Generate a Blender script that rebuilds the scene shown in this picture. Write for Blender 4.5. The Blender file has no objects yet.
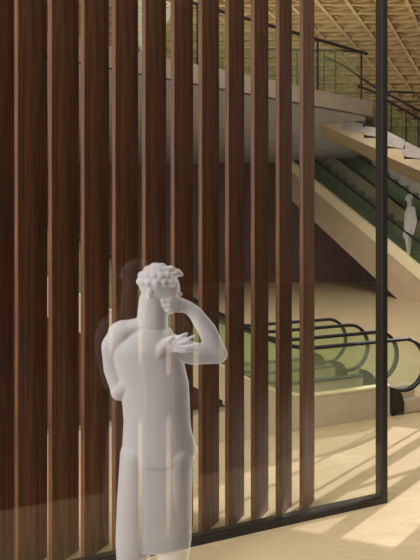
import bpy, bmesh, math, random
from mathutils import Vector, Matrix
random.seed(4)
sc = bpy.context.scene
COL = sc.collection

# ---------------------------------------------------------------- camera, world, sun, added fill lights, exposure
CAM_H = 2.04
F = 600.0
cd = bpy.data.cameras.new('camera'); cam = bpy.data.objects.new('camera', cd); COL.objects.link(cam)
cam.location = (0, 0, CAM_H); cam.rotation_euler = (math.radians(90), 0, 0)
cd.sensor_fit = 'VERTICAL'; cd.sensor_height = 24.0; cd.lens = F/560*24.0
cd.shift_y = -60.0/560.0
cd.clip_start = 0.05; cd.clip_end = 200
sc.camera = cam

w = bpy.data.worlds.new('world'); sc.world = w; w.use_nodes = True
w.node_tree.nodes['Background'].inputs[0].default_value = (0.75, 0.85, 1.0, 1)
w.node_tree.nodes['Background'].inputs[1].default_value = 1.0

SUN_TAN = 0.5
SAZ = Vector((0.686, 0.728, 0)).normalized()
sd = bpy.data.lights.new('sun', 'SUN'); sun = bpy.data.objects.new('sun', sd); COL.objects.link(sun)
sd.energy = 4.0; sd.angle = math.radians(0.12); sd.color = (1.0, 0.99, 1.0)
sun.rotation_euler = (SAZ + Vector((0, 0, SUN_TAN))).to_track_quat('Z', 'Y').to_euler()
sun.location = (8, 9, 7)

def area(name, loc, target, sx, sy, power, color):
    d = bpy.data.lights.new(name, 'AREA'); o = bpy.data.objects.new(name, d); COL.objects.link(o)
    d.shape = 'RECTANGLE'; d.size = sx; d.size_y = sy; d.energy = power; d.color = color
    o.location = loc
    o.rotation_euler = (Vector(loc) - Vector(target)).to_track_quat('Z', 'Y').to_euler()
    return o
area('fill_top', (0.5, 4.0, 8.0), (0.5, 4.2, 0), 9, 9, 600, (1.0, 0.97, 0.92))  # added fill: general ambient light for the closed hall
area('fill_left', (-6.5, -1.5, 4.2), (1.0, 6.0, 1.8), 4, 5, 980, (1.0, 0.96, 0.90))  # added fill from out of view, brightens the thin fin edges and the figure
area('fill_hall', (1.5, 9.5, 7.6), (3.0, 17.5, 2.0), 7, 3, 420, (1.0, 0.95, 0.88))  # added fill aimed at the back of the hall
area('fill_vault_right', (7.6, 22.2, 3.4), (7.6, 22.21, 8.0), 4, 3, 70, (1.0, 0.94, 0.82))  # added fill hidden behind the wood wall, lifts the right of the vault
area('fill_vault', (1.6, 16.6, 4.9), (1.6, 16.61, 8.0), 7, 3, 135, (1.0, 0.95, 0.84))  # added fill hidden above the slab, brightens the vault from below
sc.view_settings.view_transform = 'Standard'
sc.view_settings.look = 'None'
sc.cycles.transparent_max_bounces = 40
sc.view_settings.exposure = 0.15
sc.view_settings.gamma = 1.0
sc.view_settings.use_curve_mapping = False

# ---------------------------------------------------------------- helpers
def lin(c):
    c = c/255.0
    return c/12.92 if c <= 0.04045 else ((c+0.055)/1.055)**2.4
def rgb(r, g, b): return (lin(r), lin(g), lin(b), 1)

def P(px, py, Y): return Vector(((px-210.0)/F*Y, Y, CAM_H - (py-220.0)/F*Y))

def mat(name, col, rough=0.6, metal=0.0, spec=0.5):
    m = bpy.data.materials.new(name); m.use_nodes = True
    b = m.node_tree.nodes['Principled BSDF']
    b.inputs['Base Color'].default_value = col
    b.inputs['Roughness'].default_value = rough
    b.inputs['Metallic'].default_value = metal
    b.inputs['Specular IOR Level'].default_value = spec
    return m

def noise_mat(name, c1, c2, scale=(1, 1, 1), nscale=6.0, rough=0.6, spec=0.5, detail=6, lo=0.35, hi=0.65, bump=0.0, dist=0.0):
    m = mat(name, c1, rough, 0, spec)
    nt = m.node_tree; N = nt.nodes; L = nt.links; b = N['Principled BSDF']
    tc = N.new('ShaderNodeTexCoord'); mp = N.new('ShaderNodeMapping'); mp.inputs['Scale'].default_value = scale
    no = N.new('ShaderNodeTexNoise'); no.inputs['Scale'].default_value = nscale; no.inputs['Detail'].default_value = detail
    no.inputs['Distortion'].default_value = dist
    cr = N.new('ShaderNodeValToRGB'); cr.color_ramp.elements[0].position = lo; cr.color_ramp.elements[1].position = hi
    cr.color_ramp.elements[0].color = c1; cr.color_ramp.elements[1].color = c2
    L.new(tc.outputs['Object'], mp.inputs['Vector']); L.new(mp.outputs[0], no.inputs['Vector'])
    L.new(no.outputs['Fac'], cr.inputs['Fac']); L.new(cr.outputs[0], b.inputs['Base Color'])
    if bump:
        bp = N.new('ShaderNodeBump'); bp.inputs['Strength'].default_value = bump; bp.inputs['Distance'].default_value = 0.01
        L.new(no.outputs['Fac'], bp.inputs['Height']); L.new(bp.outputs[0], b.inputs['Normal'])
    return m

def glass_mat(name, tint, base=0.05, rough=0.02, body=None, body_fac=0.0):
    m = bpy.data.materials.new(name); m.use_nodes = True
    nt = m.node_tree; N = nt.nodes; L = nt.links; N.clear()
    out = N.new('ShaderNodeOutputMaterial')
    tr = N.new('ShaderNodeBsdfTransparent'); tr.inputs[0].default_value = tint
    gl = N.new('ShaderNodeBsdfGlossy'); gl.inputs['Roughness'].default_value = rough
    gl.inputs[0].default_value = (1, 1, 1, 1)
    lw = N.new('ShaderNodeLayerWeight'); lw.inputs[0].default_value = 0.5
    pw = N.new('ShaderNodeMath'); pw.operation = 'POWER'; pw.inputs[1].default_value = 5.0
    ma = N.new('ShaderNodeMath'); ma.operation = 'MULTIPLY_ADD'; ma.inputs[1].default_value = 1-base; ma.inputs[2].default_value = base
    mx = N.new('ShaderNodeMixShader')
    L.new(lw.outputs['Facing'], pw.inputs[0]); L.new(pw.outputs[0], ma.inputs[0]); L.new(ma.outputs[0], mx.inputs[0])
    src = tr.outputs[0]
    if body:
        df = N.new('ShaderNodeBsdfDiffuse'); df.inputs[0].default_value = body
        tl = N.new('ShaderNodeBsdfTranslucent'); tl.inputs[0].default_value = body
        h = N.new('ShaderNodeMixShader'); h.inputs[0].default_value = 0.5
        L.new(df.outputs[0], h.inputs[1]); L.new(tl.outputs[0], h.inputs[2])
        m2 = N.new('ShaderNodeMixShader'); m2.inputs[0].default_value = body_fac
        L.new(tr.outputs[0], m2.inputs[1]); L.new(h.outputs[0], m2.inputs[2]); src = m2.outputs[0]
    L.new(src, mx.inputs[1]); L.new(gl.outputs[0], mx.inputs[2]); L.new(mx.outputs[0], out.inputs[0])
    return m

def veil_mat(name, col, alpha, split=0.5):
    """translucent white figure: scatters light in its front skin, clear on its inner side"""
    m = bpy.data.materials.new(name); m.use_nodes = True
    nt = m.node_tree; N = nt.nodes; L = nt.links; N.clear()
    out = N.new('ShaderNodeOutputMaterial')
    tr = N.new('ShaderNodeBsdfTransparent')
    df = N.new('ShaderNodeBsdfDiffuse'); df.inputs[0].default_value = col
    tl = N.new('ShaderNodeBsdfTranslucent'); tl.inputs[0].default_value = col
    h = N.new('ShaderNodeMixShader'); h.inputs[0].default_value = split
    L.new(df.outputs[0], h.inputs[1]); L.new(tl.outputs[0], h.inputs[2])
    ge = N.new('ShaderNodeNewGeometry')
    f = N.new('ShaderNodeMath'); f.operation = 'MULTIPLY_ADD'; f.inputs[1].default_value = -alpha; f.inputs[2].default_value = alpha
    L.new(ge.outputs['Backfacing'], f.inputs[0])
    mx = N.new('ShaderNodeMixShader'); L.new(f.outputs[0], mx.inputs[0])
    L.new(tr.outputs[0], mx.inputs[1]); L.new(h.outputs[0], mx.inputs[2]); L.new(mx.outputs[0], out.inputs[0])
    return m

class MB:
    def __init__(s): s.bm = bmesh.new()
    def hexa(s, pts):
        v = [s.bm.verts.new(p) for p in pts]     # 0-3 bottom ring, 4-7 top ring
        for f in ((0, 3, 2, 1), (4, 5, 6, 7), (0, 1, 5, 4), (1, 2, 6, 5), (2, 3, 7, 6), (3, 0, 4, 7)):
            s.bm.faces.new([v[i] for i in f])
        return s
    def box(s, o, a, b, c):
        """corner o and three edge vectors"""
        o, a, b, c = map(Vector, (o, a, b, c))
        return s.hexa([o, o+a, o+a+b, o+b, o+c, o+a+c, o+a+b+c, o+b+c])
    def prism(s, poly, ext):
        ext = Vector(ext); poly = [Vector(p) for p in poly]; n = len(poly)
        a = [s.bm.verts.new(p) for p in poly]; b = [s.bm.verts.new(p+ext) for p in poly]
        s.bm.faces.new(a); s.bm.faces.new(b[::-1])
        for i in range(n): s.bm.faces.new([a[i], b[i], b[(i+1) % n], a[(i+1) % n]])
        return s
    def tube(s, path, r, seg=10, sx=1.0, side=None):
        path = [Vector(p) for p in path]; rings = []
        for i, p in enumerate(path):
            d = (path[min(i+1, len(path)-1)] - path[max(i-1, 0)]).normalized()
            u = side.normalized() if side is not None else d.cross(Vector((0, 0, 1)))
            if u.length < 1e-3: u = Vector((1, 0, 0))
            u.normalize(); v = d.cross(u).normalized()
            rings.append([s.bm.verts.new(p + u*math.cos(2*math.pi*k/seg)*r*sx + v*math.sin(2*math.pi*k/seg)*r) for k in range(seg)])
        for a, b in zip(rings, rings[1:]):
            for k in range(seg): s.bm.faces.new([a[k], a[(k+1) % seg], b[(k+1) % seg], b[k]])
        s.bm.faces.new(rings[0][::-1]); s.bm.faces.new(rings[-1])
        return s
    def build(s, name, m, parent=None, smooth=False, bevel=0.0):
        bmesh.ops.recalc_face_normals(s.bm, faces=s.bm.faces)
        me = bpy.data.meshes.new(name); s.bm.to_mesh(me); s.bm.free()
        me.materials.append(m)
        if smooth:
            for p in me.polygons: p.use_smooth = True
        o = bpy.data.objects.new(name, me); COL.objects.link(o)
        if parent is not None:
            o.parent = parent; o.matrix_parent_inverse = Matrix.Translation(-parent.location)
        if bevel:
            b = o.modifiers.new('bevel', 'BEVEL'); b.width = bevel; b.segments = 2; b.limit_method = 'ANGLE'
        return o

def tag(o, label, cat, group=None):
    o['label'] = label; o['category'] = cat
    if group: o['group'] = group
    return o
def struct(o, label=None, cat=None):
    o['kind'] = 'structure'
    if label: o['label'] = label
    if cat: o['category'] = cat
    return o
def empty(name, loc, label, cat, group=None):
    o = bpy.data.objects.new(name, None); COL.objects.link(o); o.location = loc
    o.empty_display_size = 0.2
    return tag(o, label, cat, group)

# ---------------------------------------------------------------- materials
def floor_mat():
    m = mat('cream_stone', rgb(200, 176, 128), 0.38, 0, 0.35)
    nt = m.node_tree; N = nt.nodes; L = nt.links; b = N['Principled BSDF']
    tc = N.new('ShaderNodeTexCoord'); mp = N.new('ShaderNodeMapping')
    mp.inputs['Rotation'].default_value = (0, 0, math.radians(-50)); mp.inputs['Scale'].default_value = (1.0, 2.2, 1)
    no = N.new('ShaderNodeTexNoise'); no.inputs['Scale'].default_value = 1.6; no.inputs['Detail'].default_value = 9
    no.inputs['Roughness'].default_value = 0.62; no.inputs['Distortion'].default_value = 1.4
    cr = N.new('ShaderNodeValToRGB'); e = cr.color_ramp.elements
    e[0].position = 0.30; e[0].color = rgb(192, 170, 133); e[1].position = 0.70; e[1].color = rgb(208, 189, 155)
    x = e.new(0.52); x.color = rgb(201, 180, 143); x = e.new(0.55); x.color = rgb(189, 167, 130); x = e.new(0.58); x.color = rgb(203, 182, 145)
    L.new(tc.outputs['Object'], mp.inputs[0]); L.new(mp.outputs[0], no.inputs['Vector']); L.new(no.outputs['Fac'], cr.inputs[0])
    br = N.new('ShaderNodeTexBrick'); br.inputs['Scale'].default_value = 1.0; br.offset = 0.0
    br.inputs['Brick Width'].default_value = 1.2; br.inputs['Row Height'].default_value = 1.2
    br.inputs['Mortar Size'].default_value = 0.003; br.inputs['Color1'].default_value = (1, 1, 1, 1); br.inputs['Color2'].default_value = (0.965, 0.965, 0.965, 1)
    br.inputs['Mortar'].default_value = (0.82, 0.80, 0.76, 1)
    mp2 = N.new('ShaderNodeMapping'); mp2.inputs['Rotation'].default_value = (0, 0, math.radians(-22.7))
    L.new(tc.outputs['Object'], mp2.inputs[0]); L.new(mp2.outputs[0], br.inputs['Vector'])
    mx = N.new('ShaderNodeMix'); mx.data_type = 'RGBA'; mx.blend_type = 'MULTIPLY'; mx.inputs[0].default_value = 1.0
    L.new(cr.outputs[0], mx.inputs[6]); L.new(br.outputs['Color'], mx.inputs[7]); L.new(mx.outputs[2], b.inputs['Base Color'])
    return m
M = {}
M['floor'] = floor_mat()
M['reflect_dark'] = noise_mat('reflected_dark', rgb(34, 30, 27), rgb(44, 38, 34), nscale=60, rough=0.95)
M['fin'] = noise_mat('dark_walnut', rgb(80, 55, 41), rgb(156, 103, 68), scale=(26, 26, 0.9), nscale=2.0, rough=0.5, spec=0.3, detail=8, lo=0.25, hi=0.78, dist=0.3)
M['panel'] = noise_mat('brown_panelling', rgb(78, 53, 43), rgb(98, 67, 53), scale=(5, 5, 0.12), nscale=2.0, rough=0.6, detail=3)
M['frame'] = mat('dark_bronze', rgb(38, 35, 32), 0.4, 0.0, 0.5)
M['divider'] = noise_mat('bronze_grey_panel', rgb(126, 122, 98), rgb(138, 133, 107), nscale=2, rough=0.5)
M['post'] = mat('bronze_post', rgb(46, 41, 37), 0.5)
M['step_pale'] = mat('pale_step', rgb(200, 196, 160), 0.5)
M['black'] = mat('black_rubber', rgb(22, 22, 22), 0.45)
M['rail'] = mat('dark_rail', rgb(26, 22, 18), 0.6, 0, 0.2)
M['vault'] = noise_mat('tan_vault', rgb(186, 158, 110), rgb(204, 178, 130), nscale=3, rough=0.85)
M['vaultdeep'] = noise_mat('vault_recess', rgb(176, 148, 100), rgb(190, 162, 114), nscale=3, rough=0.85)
M['plaster'] = noise_mat('warm_plaster', rgb(172, 155, 126), rgb(184, 166, 136), nscale=2, rough=0.9)
M['slab'] = noise_mat('grey_stone_fascia', rgb(104, 92, 75), rgb(116, 103, 85), scale=(1, 1, 6), nscale=3, rough=0.8)
M['soffit'] = noise_mat('grey_soffit', rgb(172, 174, 188), rgb(180, 182, 195), scale=(1, 1, 1), nscale=2, rough=0.8)
M['truss'] = noise_mat('beige_cladding', rgb(203, 186, 160), rgb(212, 196, 170), nscale=1.5, rough=0.55)
M['truss_tall'] = noise_mat('tan_cladding', rgb(184, 162, 130), rgb(192, 170, 138), nscale=1.5, rough=0.55)
M['cap'] = mat('cream_cap', rgb(236, 220, 180), 0.5)
M['deck'] = mat('blue_grey_metal', rgb(96, 110, 112), 0.4, 0.3)
M['step'] = mat('dark_green_step', rgb(92, 104, 82), 0.6)
M['tread'] = noise_mat('grey_tread', rgb(150, 144, 136), rgb(166, 158, 148), nscale=5, rough=0.7)
M['screen_glass'] = glass_mat('clear_glass', (0.97, 0.98, 0.965, 1), base=0.03, rough=0.01)
M['green_glass'] = glass_mat('green_glass', (0.955, 0.985, 0.925, 1), base=0.02, rough=0.05, body=rgb(222, 236, 200), body_fac=0.08)
M['clear_side_glass'] = glass_mat('clear_side_glass', (0.96, 0.985, 0.945, 1), base=0.02, rough=0.05, body=rgb(200, 214, 176), body_fac=0.04)
M['mezz_glass'] = glass_mat('pale_green_glass', (0.94, 0.965, 0.89, 1), base=0.02, rough=0.05, body=rgb(170, 180, 130), body_fac=0.08)
M['veil'] = veil_mat('white_veil', (0.945, 0.945, 1.0, 1), 0.54)
M['veil_far'] = veil_mat('white_veil_far', (0.98, 0.97, 0.96, 1), 0.55)
M['wall_dark'] = mat('dark_wall', rgb(40, 33, 28), 0.8)
M['wall_grey'] = mat('grey_plaster', rgb(170, 160, 150), 0.8)

US = Vector((0.922, 0.387, 0)).normalized()      # direction of the glass screen and lower escalators
NS = Vector((-US.y, US.x, 0))                    # away from the viewer
Z = Vector((0, 0, 1))

# ---------------------------------------------------------------- room shell
SC0 = Vector((1.28, 4.325, 0))                   # outer foot of the screen's free end
b = MB(); b.prism([(-16, -7, -0.2), (16, -7, -0.2), (16, 31, -0.2), (-16, 31, -0.2)], (0, 0, 0.2)); struct(b.build('floor', M['floor']))
cf = SC0 - NS*0.93
b = MB(); b.prism([cf-US*14+Z*0.002, cf+US*12+Z*0.002, cf+US*12-NS*12+Z*0.002, cf-US*14-NS*12+Z*0.002], (0, 0, 0.006))
struct(b.build('floor_reflect_dark', M['reflect_dark']))  # unseen dark sheet, added to darken what the screen glass reflects
b = MB(); b.box((-16, 19.7, 0), (23.9, 0, 0), (0, 0.25, 0), (0, 0, 4.0)); struct(b.build('wall_back', M['panel']))
b = MB(); b.box((-16, 30, 0), (30, 0, 0), (0, 0.3, 0), (0, 0, 8.5)); struct(b.build('wall_far', M['plaster']))
b = MB(); b.box((-16.3, -7, 0), (0.3, 0, 0), (0, 37, 0), (0, 0, 8.6)); struct(b.build('wall_left', M['wall_grey']))
b = MB(); b.box((-16, -7.3, 0), (32, 0, 0), (0, 0.3, 0), (0, 0, 8.6)); struct(b.build('wall_front', M['wall_dark']))
b = MB(); b.prism([(6.2, 12, 0), (13, 30, 0), (13.4, 30, 0), (6.6, 12, 0)], (0, 0, 8.6)); struct(b.build('wall_right', M['wall_grey']))
b = MB(); b.box((14.6, -7, 0), (0.3, 0, 0), (0, 16, 0), (0, 0, 8.6)); struct(b.build('wall_right.001', M['wall_grey']))
# flat roof over the near hall
b = MB(); b.box((-16, -7.3, 8.6), (31, 0, 0), (0, 22.0, 0), (0, 0, 0.25)); struct(b.build('ceiling', M['wall_grey']))

# unseen window wall added on the right, shaped to throw the floor's sun patches
WD = Vector((0.939, -0.345, 0)).normalized(); R0 = 13.41
def qr(q, r):
    # floor coordinates: q across the sun, r towards the window wall
    a, bb, c, d = 0.728, -0.686, 0.345, 0.939
    det = a*d - bb*c
    return Vector(((q*d - bb*r)/det, (a*r - c*q)/det, 0))
def win(q, r):
    s = (R0 - r)/(0.345*0.686+0.939*0.728)
    return qr(q, r) + SAZ*s + Z*(s*SUN_TAN)
def wpos(v): return (Vector((v.x, v.y, 0)) - Vector((6.2, 12, 0))).dot(WD)
zlo, zhi = win(-2, 6.2).z, win(-2, 3.905).z+0.065
u0, u1 = wpos(win(-3.1, 4)), wpos(win(-1.68, 4))
WN = Vector((0.345, 0.939, 0)).normalized()
def wbox(ua, ub, za, zb, th=0.12):
    return (Vector((6.2, 12, 0)) + WD*ua + Z*za, WD*(ub-ua), WN*th, Z*(zb-za))
b = MB()
for a in ((0, u0, 0, 8.6), (u1, 9.2, 0, 8.6), (u0, u1, 0, zlo), (u0, u1, zhi, 8.6)): b.box(*wbox(*a))
struct(b.build('wall_right.002', M['wall_grey']))
b = MB()
for qa, qb in ((-2.14, -2.03), (-2.43, -2.33), (-2.525, -2.505), (-2.82, -2.80)):
    b.box(*wbox(wpos(win(qa, 4)), wpos(win(qb, 4)), zlo, zhi, 0.02))
b.tube([win(-2.33, 4.62)+WN*0.01, win(-2.14, 5.15)+WN*0.01], 0.022)
struct(b.build('window_gobo', M['frame']))  # unseen bars, placed for the dark stripes between the sun patches

# coffered vault over the far hall (ribs run towards the right, cross ribs sweep over)
def vz(y):
    py = (y-14.0)/16.0*155.0 - 20.0
    return CAM_H + (220.0-py)*y/F
VD = Vector((0.4436, 0.896, 0)).normalized()
NY = 18; ys = [14.0 + 16.0*k/NY for k in range(-1, NY+1)]
def vx(k, y):
    py = (y-14.0)/16.0*155.0 - 20.0; p0 = -560 + 33.0*k
    return (p0 + (507-p0)*(py+20)/242.0 - 210)/F*y
def xr(y): return 6.2+0.3778*(y-12)
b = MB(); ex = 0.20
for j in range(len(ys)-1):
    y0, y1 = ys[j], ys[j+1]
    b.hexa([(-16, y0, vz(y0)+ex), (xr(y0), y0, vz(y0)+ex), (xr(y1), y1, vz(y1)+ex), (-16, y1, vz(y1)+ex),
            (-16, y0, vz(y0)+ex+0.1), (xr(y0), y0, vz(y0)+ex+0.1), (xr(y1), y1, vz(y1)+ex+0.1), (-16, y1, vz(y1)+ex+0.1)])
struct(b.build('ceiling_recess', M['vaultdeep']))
b = MB()
for k in range(8, 46):
    for j in range(len(ys)-1):
        y0, y1 = ys[j], ys[j+1]; x0, x1 = vx(k, y0), vx(k, y1); h = 0.05
        if x1 > xr(y1)-0.1 or x0 < -15.8: continue
        b.hexa([(x0-h, y0, vz(y0)), (x0+h, y0, vz(y0)), (x1+h, y1, vz(y1)), (x1-h, y1, vz(y1)),
                (x0-h, y0, vz(y0)+ex), (x0+h, y0, vz(y0)+ex), (x1+h, y1, vz(y1)+ex), (x1-h, y1, vz(y1)+ex)])
for y in ys:
    b.box((-15.9, y-0.035, vz(y)+0.01), (15.8+xr(y), 0, 0), (0, 0.07, 0), (0, 0, ex))
# lens-shaped fins hanging in every coffer
for k in range(12, 46):
    for j in range(len(ys)-1):
        ym = (ys[j]+ys[j+1])/2; xa = vx(k, ym)+0.07; n = 6
        if abs(xa)/ym > 0.42: continue
        for i in range(n):
            t0, t1 = i/n, (i+1)/n
            wd = vx(k+1, ym)-xa-0.14
            def q(t): return Vector((xa+wd*t, ym+0.22*math.sin(math.pi*t)-0.12, vz(ym)+0.03))
            b.hexa([q(t0), q(t1), q(t1)+Vector((0, 0.04, 0)), q(t0)+Vector((0, 0.04, 0)),
                    q(t0)+Z*0.09, q(t1)+Z*0.09, q(t1)+Vector((0, 0.04, 0.09)), q(t0)+Vector((0, 0.04, 0.09))])
struct(b.build('ceiling_coffer', M['vault']))

# ---------------------------------------------------------------- mezzanine
SL0 = Vector((-0.227, 10.47, 0)); SD = Vector((0.77, 0.64, 0)).normalized()
def sl(t, z=0): return SL0 + SD*t + Z*z
ZT = 4.76; ZF = 4.42; TE = 5.15
b = MB()
p0, p1 = sl(-9), sl(TE)
b.prism([p0+Z*ZF, p1+Z*ZF, Vector((p1.x+0.25, 14.6, ZF)), Vector((5.5, 19.6, ZF)), Vector((p0.x-6, 19.6, ZF)), Vector((p0.x-6, p0.y, ZF))], (0, 0, ZT-ZF))
struct(b.build('mezzanine_slab', M['slab']))
# grey soffit drops towards the wood wall
b = MB(); NSF = Vector((-SD.y, SD.x, 0))
q0, q1 = p0+NSF*0.12, p1+NSF*0.12-SD*0.15
def zb(y): return 3.80 if y > 19 else ZF-0.03
b.hexa([q0+Z*(ZF-0.02), q1+Z*(ZF-0.02), (5.45, 19.6, 3.95), (q0.x-6, 19.6, 3.72),
        q0+Z*ZF, q1+Z*ZF, (5.45, 19.6, ZF), (q0.x-6, 19.6, ZF)])
struct(b.build('mezzanine_soffit', M['soffit']))
# balustrade along the mezzanine edge
g = empty('mezzanine_railing', tuple(sl(0, ZT)), 'dark handrail over green glass along the edge of the grey upper floor', 'railing')
b = MB(); b.tube([sl(-8, 5.81), sl(TE-0.22, 5.81)], 0.035, 8); b.build('handrail', M['rail'], g)
b = MB(); b.box(sl(-8, ZT+0.02)+NSF*0.03, SD*(8+TE-0.55), NSF*0.012, Z*0.93); b.build('glass_panel', M['mezz_glass'], g)
for t in (-6, -4.5, -3, -1.5, 0, 1.6, 3.2, TE-0.45):
    b = MB(); b.box(sl(t, ZT-0.0)-NSF*0.015, SD*0.035, NSF*0.03, Z*1.04); b.build('post', M['rail'], g)
# second railing across the far side of the slab
Y2 = 13.75
g = empty('landing_railing', tuple(P(335, 97, Y2)), 'short level railing with thin dark posts at the end of the upper landing', 'railing')
b = MB(); b.tube([P(262, 49, Y2), P(360, 51.3, Y2)], 0.03, 8); b.build('handrail', M['rail'], g)
for x in (280, 297, 313, 324, 335.5):
    b = MB(); b.tube([P(x, 51, Y2), P(x, 101.3, Y2)], 0.018, 8); b.build('post', M['rail'], g)
for yy in (60, 70, 80):
    b = MB(); b.tube([P(280, yy, Y2), P(335.5, yy+0.6, Y2)], 0.006, 6); b.build('cable', M['rail'], g)

# ---------------------------------------------------------------- stone staircase coming off the mezzanine
YS = 14.1
g = empty('staircase', tuple(P(388, 150, YS)), 'cream staircase with grey treads descending right from the upper floor', 'stairs')
side = [(314, 121.5), (343, 121.5), (343, 127), (364, 127), (364, 138), (385, 138), (385, 148.5), (404, 148.5), (404, 159), (424, 159), (424, 169.5), (444, 169.5), (444, 180), (464, 180), (464, 192), (436, 180), (420, 171), (388, 157), (375, 148.5)]
b = MB(); b.prism([P(x, y, YS) for x, y in side], (0, 1.2, 0)); b.build('stringer', M['plaster'], g)
for i, (x, y) in enumerate([(343, 121.5), (364, 127), (385, 138), (404, 148.5), (424, 159), (444, 169.5)]):
    b = MB(); a = P(x, y, YS-0.03); c = P(x+20, y, YS-0.03)
    top = 6.5 if i else 0
    b.prism([P(x-1, y, YS-0.03), P(x-1, y+6, YS-0.03), P(x+2, y+8, YS-0.03), P(x+20, y+11, YS-0.03), P(x+20, y+2, YS-0.03), P(x+2, y-7 if i > 1 else y-1, YS-0.03)], (0, 1.2, 0))
    b.build('tread', M['tread'], g)
g = empty('stair_railing', tuple(P(405, 150, YS)), 'pair of dark sloping handrails above the grey stair treads', 'railing')
b = MB(); b.tube([P(325, 57, YS+1), P(344, 66, YS+1), P(374, 87, YS+1), P(388, 94.5, YS+1), P(440, 121.5, YS+1)], 0.03, 8); b.build('handrail', M['rail'], g)
b = MB(); b.tube([P(358, 86, YS+.3), P(374, 92, YS+.3), P(388, 101, YS+.3), P(440, 130, YS+.3)], 0.03, 8); b.build('handrail', M['rail'], g)
b = MB(); b.tube([P(386, 91.5, YS+2), P(414.5, 92.5, YS+2), P(413.5, 97, YS+2)], 0.03, 8); b.build('handrail', M['rail'], g)
for x, y0, y1 in ((418.5, 118, 157), (391, 104, 140), (406, 112, 150)):
    b = MB(); b.tube([P(x, y0, YS+.3), P(x, y1, YS+.3)], 0.016, 8); b.build('post', M['rail'], g)
b = MB(); pp = [P(360, 90, YS+.34), P(440, 134, YS+.34), P(440, 168, YS+.34), P(360, 126, YS+.34)]
b.prism(pp, (0, 0.012, 0)); b.build('glass_panel', M['mezz_glass'], g)

# ---------------------------------------------------------------- escalators
def ramp(kink, slope, rnd, base):
    """height profile rising towards negative t from the kink"""
    def f(t):
        d = kink - t
        if d <= -rnd: return base
        if d >= rnd: return base + slope*d
        return base + slope*(d+rnd)**2/(4*rnd)
    return f

def band(b, org, u, n, ts, f0, f1, th):
    """solid strip between heights f0(t) and f1(t), th thick along n"""
    for a, c in zip(ts, ts[1:]):
        pa, pc = org+u*a, org+u*c
        b.hexa([pa+Z*f0(a), pc+Z*f0(c), pc+n*th+Z*f0(c), pa+n*th+Z*f0(a),
                pa+Z*f1(a), pc+Z*f1(c), pc+n*th+Z*f1(c), pa+n*th+Z*f1(a)])

def lower_escalator(org, label, width, near_cap):
    root = empty('escalator', tuple(org), label, 'escalator', 'low escalators beyond the glass screen')
    cap = ramp(-1.0, 0.55, 0.35, 0.31); ts = [-5.5+0.25*i for i in range(15)] + [-1.9+0.1*i for i in range(15)] + [-0.3, 0.0, 0.205]
    ts = sorted(set(ts))
    for kk, off in enumerate((0.0, width)):
        o = org + NS*off
        mcap = M['truss']
        b = MB(); band(b, o, US, NS, ts, lambda t: max(0.0, cap(t)-0.31), cap, 0.07); b.build('skirt', mcap, root)
        b = MB(); band(b, o-NS*0.006, US, NS, ts, lambda t: cap(t), lambda t: cap(t)+0.018, 0.082)
        b.build('deck_strip', M['cap'] if (kk == 0 and near_cap) else M['deck'], root)
        if kk == 0 and near_cap:
            b = MB(); b.box(o-US*6+NS*0.004, US*6.15, NS*0.06, Z*0.27); b.build('plinth', M['truss'], root)
            b = MB(); b.prism([o-US*5.5+NS*0.2+Z*0.27, o-US*1.35+NS*0.2+Z*0.27, o-US*5.5+NS*0.2+Z*2.5], NS*0.06); b.build('shade_panel', M['panel'], root)  # dark brown panel put in for the shade under the rising truss
        hr = lambda t: cap(t)+0.47
        # glass side with rounded newel end
        ol = [o+US*t+Z*(cap(t)+0.01) for t in ts if t < 0.2]
        arc = [o+US*(0.41+0.245*math.cos(a))+Z*(0.51+0.245*math.sin(a)) for a in [math.radians(-90+12*i) for i in range(16)]]
        top = [o+US*t+Z*(hr(t)-0.02) for t in reversed(ts) if t < 0.2]
        b = MB(); b.prism([v+NS*0.03 for v in ol+arc+top], NS*0.012); b.build('glass_side', M['green_glass'], root)
        path = [o+US*t+Z*hr(t)+NS*0.036 for t in ts if t < 0.2] + [o+US*(0.41+0.27*math.cos(a))+Z*(0.51+0.27*math.sin(a))+NS*0.036 for a in [math.radians(90-10*i) for i in range(19)]] + [o+US*0.30+Z*0.25+NS*0.036]
        b = MB(); b.tube(path, 0.020, 8, sx=1.6, side=NS); b.build('handrail', M['black'], root, smooth=True)
        # black inlet where the handrail dives into the base
        hk = 1.0 if (kk == 0 and near_cap) else 1.24
        pr = [(a, z*hk) for a, z in [(0.19, 0.03), (0.37, 0.03), (0.37, 0.13), (0.35, 0.20), (0.31, 0.26), (0.25, 0.295), (0.19, 0.31)]]
        b = MB(); b.prism([o+US*x+Z*z-NS*0.012 for x, z in pr], NS*0.1); b.build('handrail_inlet', M['black'], root, bevel=0.004)
        b = MB(); b.box(o+US*0.37, US*0.55, NS*0.07, Z*0.16); b.build('newel_base', M['truss'], root, bevel=0.02)
    # steps rising to the left, comb plate at the foot
    b = MB(); b.box(org+NS*0.07-US*0.3, US*0.62, NS*(width-0.07), Z*0.06); b.build('comb_plate', M['deck'], root)
    for i in range(20):
        t1 = -0.3-0.22*i; z = cap(t1-0.11)-0.16
        if z+0.02 < 0.05: z = 0.06
        b = MB(); b.box(org+NS*0.075+US*(t1-0.22)+Z*max(0, z-0.14), US*0.218, NS*(width-0.08), Z*(z-max(0, z-0.14))); b.build('step', M['step_pale'], root)
    return root
EO = Vector((1.69, 6.15, 0))
lower_escalator(EO, 'nearer low escalator beyond the glass screen, cream skirt facing the viewer', 0.44, True)
lower_escalator(EO+NS*0.93-US*0.03, 'second low escalator directly behind the cream-skirted nearer one', 0.45, False)

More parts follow.
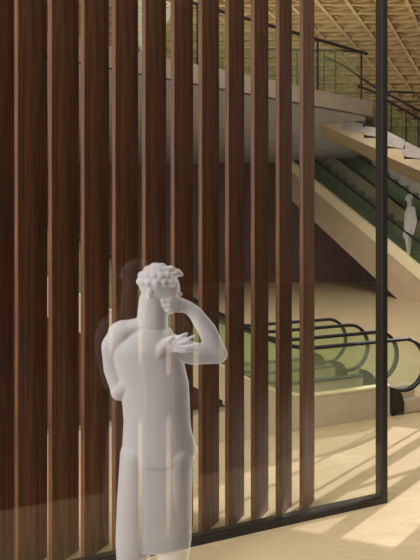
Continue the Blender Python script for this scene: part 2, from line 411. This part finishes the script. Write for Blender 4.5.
def upper_escalator(org, u, n, label, smax, smin, mat_side, width, far_top, far_mat, lift, cap_mat):
    """u points uphill along the floor, n away from the viewer"""
    root = empty('escalator', tuple(org), label, 'escalator', 'tall escalators climbing to the mezzanine')
    SLP = 0.615
    cz = lambda s: 1.79+lift+SLP*s
    ss = [smin+(smax-smin)*i/6 for i in range(7)]
    o = org; d = lift/SLP
    b = MB(); b.prism([o+u*smin+Z*max(0, cz(smin)-0.33), o+u*smin, o+u*(-0.76-d), o+u*smax+Z*(cz(smax)-1.27), o+u*smax+Z*(cz(smax)-0.33)], n*0.08); b.build('truss_side', mat_side, root)
    b = MB(); band(b, o-n*0.02, u, n, ss, lambda s: cz(s)-0.33, cz, 0.12); b.build('cap', cap_mat, root)
    b = MB(); b.prism([o+u*smin+Z*cz(smin)+n*0.04, o+u*smax+Z*cz(smax)+n*0.04, o+u*smax+Z*(cz(smax)+0.54)+n*0.04, o+u*smin+Z*(cz(smin)+0.54)+n*0.04], n*0.012); b.build('glass_side', M['clear_side_glass'], root)
    b = MB(); b.tube([o+u*s+Z*(cz(s)+0.56)+n*0.045 for s in ss], 0.03, 8); b.build('handrail', M['black'], root)
    o = org+n*width
    b = MB(); band(b, o, u, n, ss, lambda s: cz(s)-0.9, lambda s: cz(s)+far_top, 0.06); b.build('side_panel', far_mat, root)
    b = MB(); b.tube([o+u*s+Z*(cz(s)+far_top+0.02)+n*0.02 for s in ss], 0.03, 8); b.build('handrail', M['black'], root)
    k = int((smax-smin)/0.36)
    b = MB()
    for i in range(k):
        s = smin+0.36*i; zt = cz(s)+0.32
        b.prism([o-n*0.08+u*s+Z*(zt-0.5), o-n*0.08+u*s+Z*zt, o-n*0.08+u*(s+0.27)+Z*(zt+0.02), o-n*0.08+u*(s+0.36)+Z*(zt-0.28)], n*0.07)
    b.build('inner_skirt', M['step'], root)
    b = MB(); band(b, org+n*0.1, u, n, ss, lambda s: cz(s)-0.75, lambda s: cz(s)-0.68, width-0.1); b.build('underside', mat_side, root)
    for i in range(k):
        s = smin+0.36*i; zt = cz(s)-0.02
        b = MB(); b.prism([org+n*0.12+u*s+Z*(zt-0.62), org+n*0.12+u*s+Z*zt, org+n*0.12+u*(s+0.355)+Z*zt, org+n*0.12+u*(s+0.355)+Z*(zt-0.42)], n*(width-0.2)); b.build('step', M['step'], root)
    return root
UU = Vector((-0.53, 0.85, 0)).normalized(); UN = Vector((0.85, 0.53, 0)).normalized()
UO = Vector((4.45, 16.2, 0))
upper_escalator(UO, UU, UN, 'tall escalator with cream cap and beige side climbing under the mezzanine', 3.75, -2.7, M['truss_tall'], 0.95, 0.66, M['divider'], 0.0, M['cap'])
upper_escalator(UO+UN*1.06, UU, UN, 'tall escalator partly hidden behind the cream-capped one', 3.4, -2.7, M['truss_tall'], 0.95, 0.68, M['tread'], 0.60, M['step'])

# ---------------------------------------------------------------- glass screen and its frame
b0 = empty('glass_screen', tuple(SC0), 'tall clear glass screen in a dark bronze frame before the timber fins', 'glass screen')
W = 0.043; D = 0.08; HT = 4.3
def scr(t, z=0, e=0): return SC0 - US*t + NS*e + Z*z
b = MB(); b.box(scr(W), US*W, NS*D, Z*HT); b.build('frame_post', M['post'], b0)
joint = 1.745
b = MB(); b.box(scr(joint), US*(joint-W), NS*D, Z*0.045); b.build('bottom_rail', M['frame'], b0, bevel=0.003)
b = MB(); b.box(scr(4.2), US*(4.2-joint-0.006), NS*D, Z*0.045); b.build('bottom_rail', M['frame'], b0, bevel=0.003)
b = MB(); b.box(scr(4.2, HT-0.045), US*(4.2-W), NS*D, Z*0.045); b.build('top_rail', M['frame'], b0, bevel=0.003)
b = MB(); b.box(scr(4.2, 0.045, 0.008), US*(4.2-W), NS*0.01, Z*(HT-0.09)); b.build('glass_pane', M['screen_glass'], b0)

# ---------------------------------------------------------------- timber fins behind the glass
be = 0.50; FB = Vector((math.sin(be), math.cos(be), 0)); FR = Vector((FB.y, -FB.x, 0))
s0, pt, ch, th = -2.5485, 0.1893, 0.236, 0.030
ordn = ['first', 'second', 'third', 'fourth', 'fifth', 'sixth', 'seventh', 'eighth', 'ninth', 'tenth', 'eleventh', 'twelfth']
for i in range(-1, 11):
    base = SC0 + NS*0.105 + US*(s0+pt*i)
    b = MB(); b.box(Vector((0, 0, 0))-FR*th/2, FR*th, FB*ch, Z*4.25)
    o = b.build('timber_fin', M['fin'], None, bevel=0.0025)
    o.location = base
    k = 10-i
    lab = 'dark brown upright timber fin behind glass, ' + ('nearest the bare glass at the free right end' if k == 0 else ordn[k]+' from the free right end' if i > -1 else 'last one at the far left edge')
    tag(o, lab, 'timber fin', 'row of upright timber fins')

# ---------------------------------------------------------------- people (translucent white figures)
def ell(bm, c, r):
    sub = 4 if max(r) > 0.09 else 3
    m = Matrix.Translation(c) @ Matrix.Diagonal((r[0], r[1], r[2], 1))
    return bmesh.ops.create_icosphere(bm, subdivisions=sub, radius=1.0, matrix=m)['verts']
def hull_between(bm, a, c):
    t = bmesh.new()
    ell(t, *a); ell(t, *c)
    r = bmesh.ops.convex_hull(t, input=t.verts)
    dead = [v for v in t.verts if not v.link_faces or all(f not in r['geom'] for f in v.link_faces)]
    inner = set(r['geom_interior']) | set(r['geom_unused'])
    bmesh.ops.delete(t, geom=[v for v in inner if isinstance(v, bmesh.types.BMVert) and v.is_valid], context='VERTS')
    # drop the original sphere faces that are not on the hull
    me = bpy.data.meshes.new('tmp'); t.to_mesh(me); t.free()
    vs = [v.co.copy() for v in me.vertices]; bpy.data.meshes.remove(me)
    t2 = bmesh.new()
    for v in vs: t2.verts.new(v)
    rr = bmesh.ops.convex_hull(t2, input=t2.verts)
    bmesh.ops.delete(t2, geom=[v for v in (set(rr['geom_interior']) | set(rr['geom_unused'])) if isinstance(v, bmesh.types.BMVert) and v.is_valid], context='VERTS')
    me = bpy.data.meshes.new('tmp'); t2.to_mesh(me); t2.free(); bm.from_mesh(me); bpy.data.meshes.remove(me)

def figure(name, chains, blobs, origin, scale, m, vox, label, smooth_it=4):
    """chains: lists of (x, z, y, rx, ry, rz) in pixels-like units, mapped by origin and scale"""
    bm = bmesh.new()
    def cv(e):
        x, zz, y, rx, ry, rz = e
        return (Vector((x*scale, y*scale, zz*scale)), (rx*scale, ry*scale, rz*scale))
    for chn in chains:
        for a, c in zip(chn, chn[1:]): hull_between(bm, cv(a), cv(c))
    for e in blobs: ell(bm, *cv(e))
    me = bpy.data.meshes.new(name); bm.to_mesh(me); bm.free(); me.materials.append(m)
    o = bpy.data.objects.new(name, me); COL.objects.link(o); o.location = origin
    r = o.modifiers.new('remesh', 'REMESH'); r.mode = 'VOXEL'; r.voxel_size = vox; r.use_smooth_shade = True
    s = o.modifiers.new('smooth', 'SMOOTH'); s.factor = 0.5; s.iterations = smooth_it
    tag(o, label, 'person')
    return o

S1 = 3.45/F
def q(px, py, dy, rx, ry=None, rz=None):
    ry = rx if ry is None else ry; rz = rx if rz is None else rz
    return (px-155.0, 574.8-py, dy, rx, ry, rz)
ch1 = [
    # trunk and jacket
    [q(150, 334, 0, 20, 15, 12), q(146, 352, 0, 35, 20, 22), q(155, 385, 0, 34, 20, 22), q(157, 420, 0, 33.5, 19, 20), q(157.5, 450, 0, 35.5, 20, 12), q(158, 460, 0, 36.5, 20, 6)],
    [q(136, 336, 0, 12, 12, 10), q(164, 336, 0, 10, 12, 10)],
    # jacket vent flaring on the right hem
    [q(177, 412, 0, 9, 9, 10), q(188.5, 451, 0, 9, 9, 4)],
    # neck
    [q(153, 300, 0, 14, 13, 13), q(152, 324, 0, 16, 13, 10)],
    # left shoulder, upper arm, forearm across the body
    [q(124, 332, 0, 14, 13, 12), q(114, 347, 2, 13, 13, 14), q(114, 370, 6, 11.5, 12, 12), q(120, 390, 4, 10, 11, 11)],
    [q(120, 391, 2, 10, 11, 10), q(145, 368, -9, 9, 9, 9), q(164, 345, -13, 7, 7, 7)],
    # left hand lying towards the right forearm, fingers apart
    [q(164, 345, -13, 7, 6, 7), q(176, 339, -15, 6.5, 4.5, 7)],
    [q(176, 336, -17, 2.6, 2.6, 2.6), q(182, 333, -18, 2.2, 2.2, 2.2), q(187.5, 330.6, -16, 1.6, 1.6, 1.6)],
    [q(178, 340, -17, 2.6, 2.6, 2.6), q(187, 336.4, -18, 2.2, 2.2, 2.2), q(194, 333.5, -15, 1.6, 1.6, 1.6)],
    [q(178, 343, -17, 2.6, 2.6, 2.6), q(188, 343.5, -17, 2.3, 2.3, 2.3), q(197, 341.5, -14, 1.8, 1.8, 1.8)],
    [q(176, 346, -17, 2.4, 2.4, 2.4), q(185, 347.5, -17, 2.2, 2.2, 2.2), q(191, 347, -15, 1.8, 1.8, 1.8)],
    [q(168, 339, -18, 3, 3, 3), q(171, 334.5, -19, 2.4, 2.4, 2.4), q(174, 333.5, -19, 1.9, 1.9, 1.9)],
    # right shoulder, upper arm out to the elbow, forearm up to the face
    [q(166, 345, 2, 13, 13, 13), q(192, 355, 8, 10.5, 11, 11.5), q(217, 357, 12, 9.5, 10, 9.5)],
    [q(218, 356.5, 12, 10, 10, 9.5), q(207, 332, 10, 9.5, 9, 9), q(195, 314, 6, 7.2, 7, 7.4), q(188, 308, 4, 6, 6, 6.5)],
    # right hand pressed to the cheek, fingers curled round a phone
    [q(188, 308, 4, 6, 5.5, 6.5), q(178, 304, 0, 6, 5, 7.5)],
    [q(181, 301, -4, 2.4, 2.4, 2.4), q(172, 296, -9, 2.2, 2.2, 2.2), q(166, 294, -10, 1.9, 1.9, 1.9)],
    [q(180, 304, -4, 2.5, 2.5, 2.5), q(170, 300, -10, 2.3, 2.3, 2.3), q(164, 299, -11, 1.9, 1.9, 1.9)],
    [q(180, 307, -4, 2.5, 2.5, 2.5), q(170, 304, -10, 2.3, 2.3, 2.3), q(165, 304, -10, 1.9, 1.9, 1.9)],
    [q(180, 310, -3, 2.3, 2.3, 2.3), q(172, 309, -8, 2.1, 2.1, 2.1), q(168, 309, -9, 1.8, 1.8, 1.8)],
    [q(184, 305, 2, 2.8, 2.8, 2.8), q(178, 298, 3, 2.4, 2.4, 2.4), q(173, 294, 0, 2.1, 2.1, 2.1)],
    # trousers and legs
    [q(137, 455, 0, 17, 18, 18), q(135.5, 500, -2, 18.2, 17, 17), q(134, 540, -3, 18, 14, 12), q(133, 562, -3, 16, 11, 8)],
    [q(176, 455, 0, 17, 18, 18), q(174, 500, 2, 18, 17, 17), q(173.5, 540, 3, 18, 14, 12), q(172.5, 562, 3, 16, 11, 8)],
    [q(156.5, 456, 0, 36, 19, 10), q(155.5, 500, 0, 36.5, 18, 12), q(154, 546, 0, 36.5, 15, 4)],
    # trapezius
    [q(143, 326, 0, 10, 11, 9), q(119, 332, 0, 11, 12, 10)],
    # shoes
    [q(131, 568.9, -3, 8, 7, 5.9), q(146, 570.9, -4, 7, 6, 3.9), q(156, 571.9, -5, 5, 5, 2.9)],
    [q(170, 568.9, 3, 8, 7, 5.9), q(185, 570.9, 2, 7, 6, 3.9), q(195, 571.9, 1, 5, 5, 2.9)],
    # head: skull, face, jaw
    [q(158, 284, 0, 19, 16, 18), q(165, 288, 0, 15, 13.5, 17)],
    [q(165, 292, 0, 14, 12, 14), q(167, 304, 0, 11, 10, 11)],
    [q(177, 291, -1, 2.6, 2.4, 3), q(181, 294.5, -1, 1.9, 2, 1.9)],
]
bl1 = [q(151, 292, -15, 3.2, 2.5, 5.2), q(151, 292, 15, 3.2, 2.5, 5.2), q(176, 309, 0, 4, 4.5, 3.5), q(178.6, 300.5, 0, 2, 4, 1.4)]
rr = random.Random(7)
# tousled hair lumps over the skull
for a in range(0, 360, 24):
    for ph, rad in ((8, 1.0), (30, 1.0), (52, 0.98), (76, 0.95)):
        ang = math.radians(a+ph*0.7); p = math.radians(ph)
        x = 158 + 17.5*math.cos(p)*math.cos(ang)*rad; dy = 15*math.cos(p)*math.sin(ang)*rad; y = 283.5 - 16.5*math.sin(p)
        if x > 171 and y > 277: continue
        r0 = rr.uniform(4.0, 5.6); bl1.append(q(x, y, dy, r0, r0, r0*0.9))
bl1 += [q(176, 272.5, 0, 5.5, 8, 4.2), q(180, 274.5, 1, 3.4, 5, 2.6), q(141.5, 283, 0, 3.2, 6, 3.6), q(171, 268.5, -4, 5, 5, 3.5)]
figure('person', ch1, bl1, (-0.316, 3.45, 0.0), S1, M['veil'], 0.0055,
       'translucent white figure of a person in jacket, hand raised to the face, before the glass', 3)

def q2(px, py, dy, rx, ry=None, rz=None):
    ry = rx if ry is None else ry; rz = rx if rz is None else rz
    return (px-407.0, 256.0-py, dy, rx, ry, rz)
YP = 15.45
ch2 = [
    [q2(409.5, 209, 0, 3.5, 5, 3), q2(410, 214, 0, 5.2, 6.5, 5), q2(408.5, 228, 0, 4.8, 5.5, 5), q2(407.5, 236, 0, 4.8, 5.5, 4)],
    [q2(409.3, 199, 0, 2, 2, 3), q2(409.5, 207, 0, 2.2, 2.4, 3)],
    [q2(408.6, 198.2, 0, 3.3, 3, 3.9), q2(409.8, 197.2, 0, 3.3, 3, 3.6)],
    [q2(405.6, 199.2, 0, 0.8, 0.8, 0.8), q2(406.5, 198.5, 0, 0.9, 0.9, 1.2)],
    [q2(411, 209, -6, 2, 2, 2.4), q2(413.2, 220, -7, 1.7, 1.7, 2), q2(411, 231, -7, 1.3, 1.3, 1.5), q2(410.4, 234, -7, 1.2, 1, 1.6)],
    [q2(411, 209, 6, 2, 2, 2.4), q2(413, 220, 7, 1.7, 1.7, 2), q2(409, 231, 7, 1.3, 1.3, 1.5), q2(408.4, 234, 7, 1.2, 1, 1.6)],
    [q2(407.5, 235, -2.6, 3.6, 3, 4), q2(407.5, 245, -2.6, 2.6, 2.4, 3), q2(407.6, 253.6, -2.6, 1.6, 1.6, 1.6)],
    [q2(408.5, 235, 2.6, 3.6, 3, 4), q2(409.5, 244, 2.6, 2.6, 2.4, 3), q2(410, 251.6, 2.6, 1.6, 1.6, 1.6)],
    [q2(407.8, 254.6, -2.6, 1.6, 1.5, 1.3), q2(403.6, 255.2, -2.6, 1.1, 1.3, 0.8)],
    [q2(410, 252.6, 2.6, 1.6, 1.5, 1.3), q2(406.4, 253.2, 2.6, 1.1, 1.3, 0.8)],
]
pp = P(407, 256, YP)
figure('person', ch2, [], tuple(pp), YP/F, M['veil_far'], 0.014, 'small pale translucent figure standing upright on the tall escalator', 2)
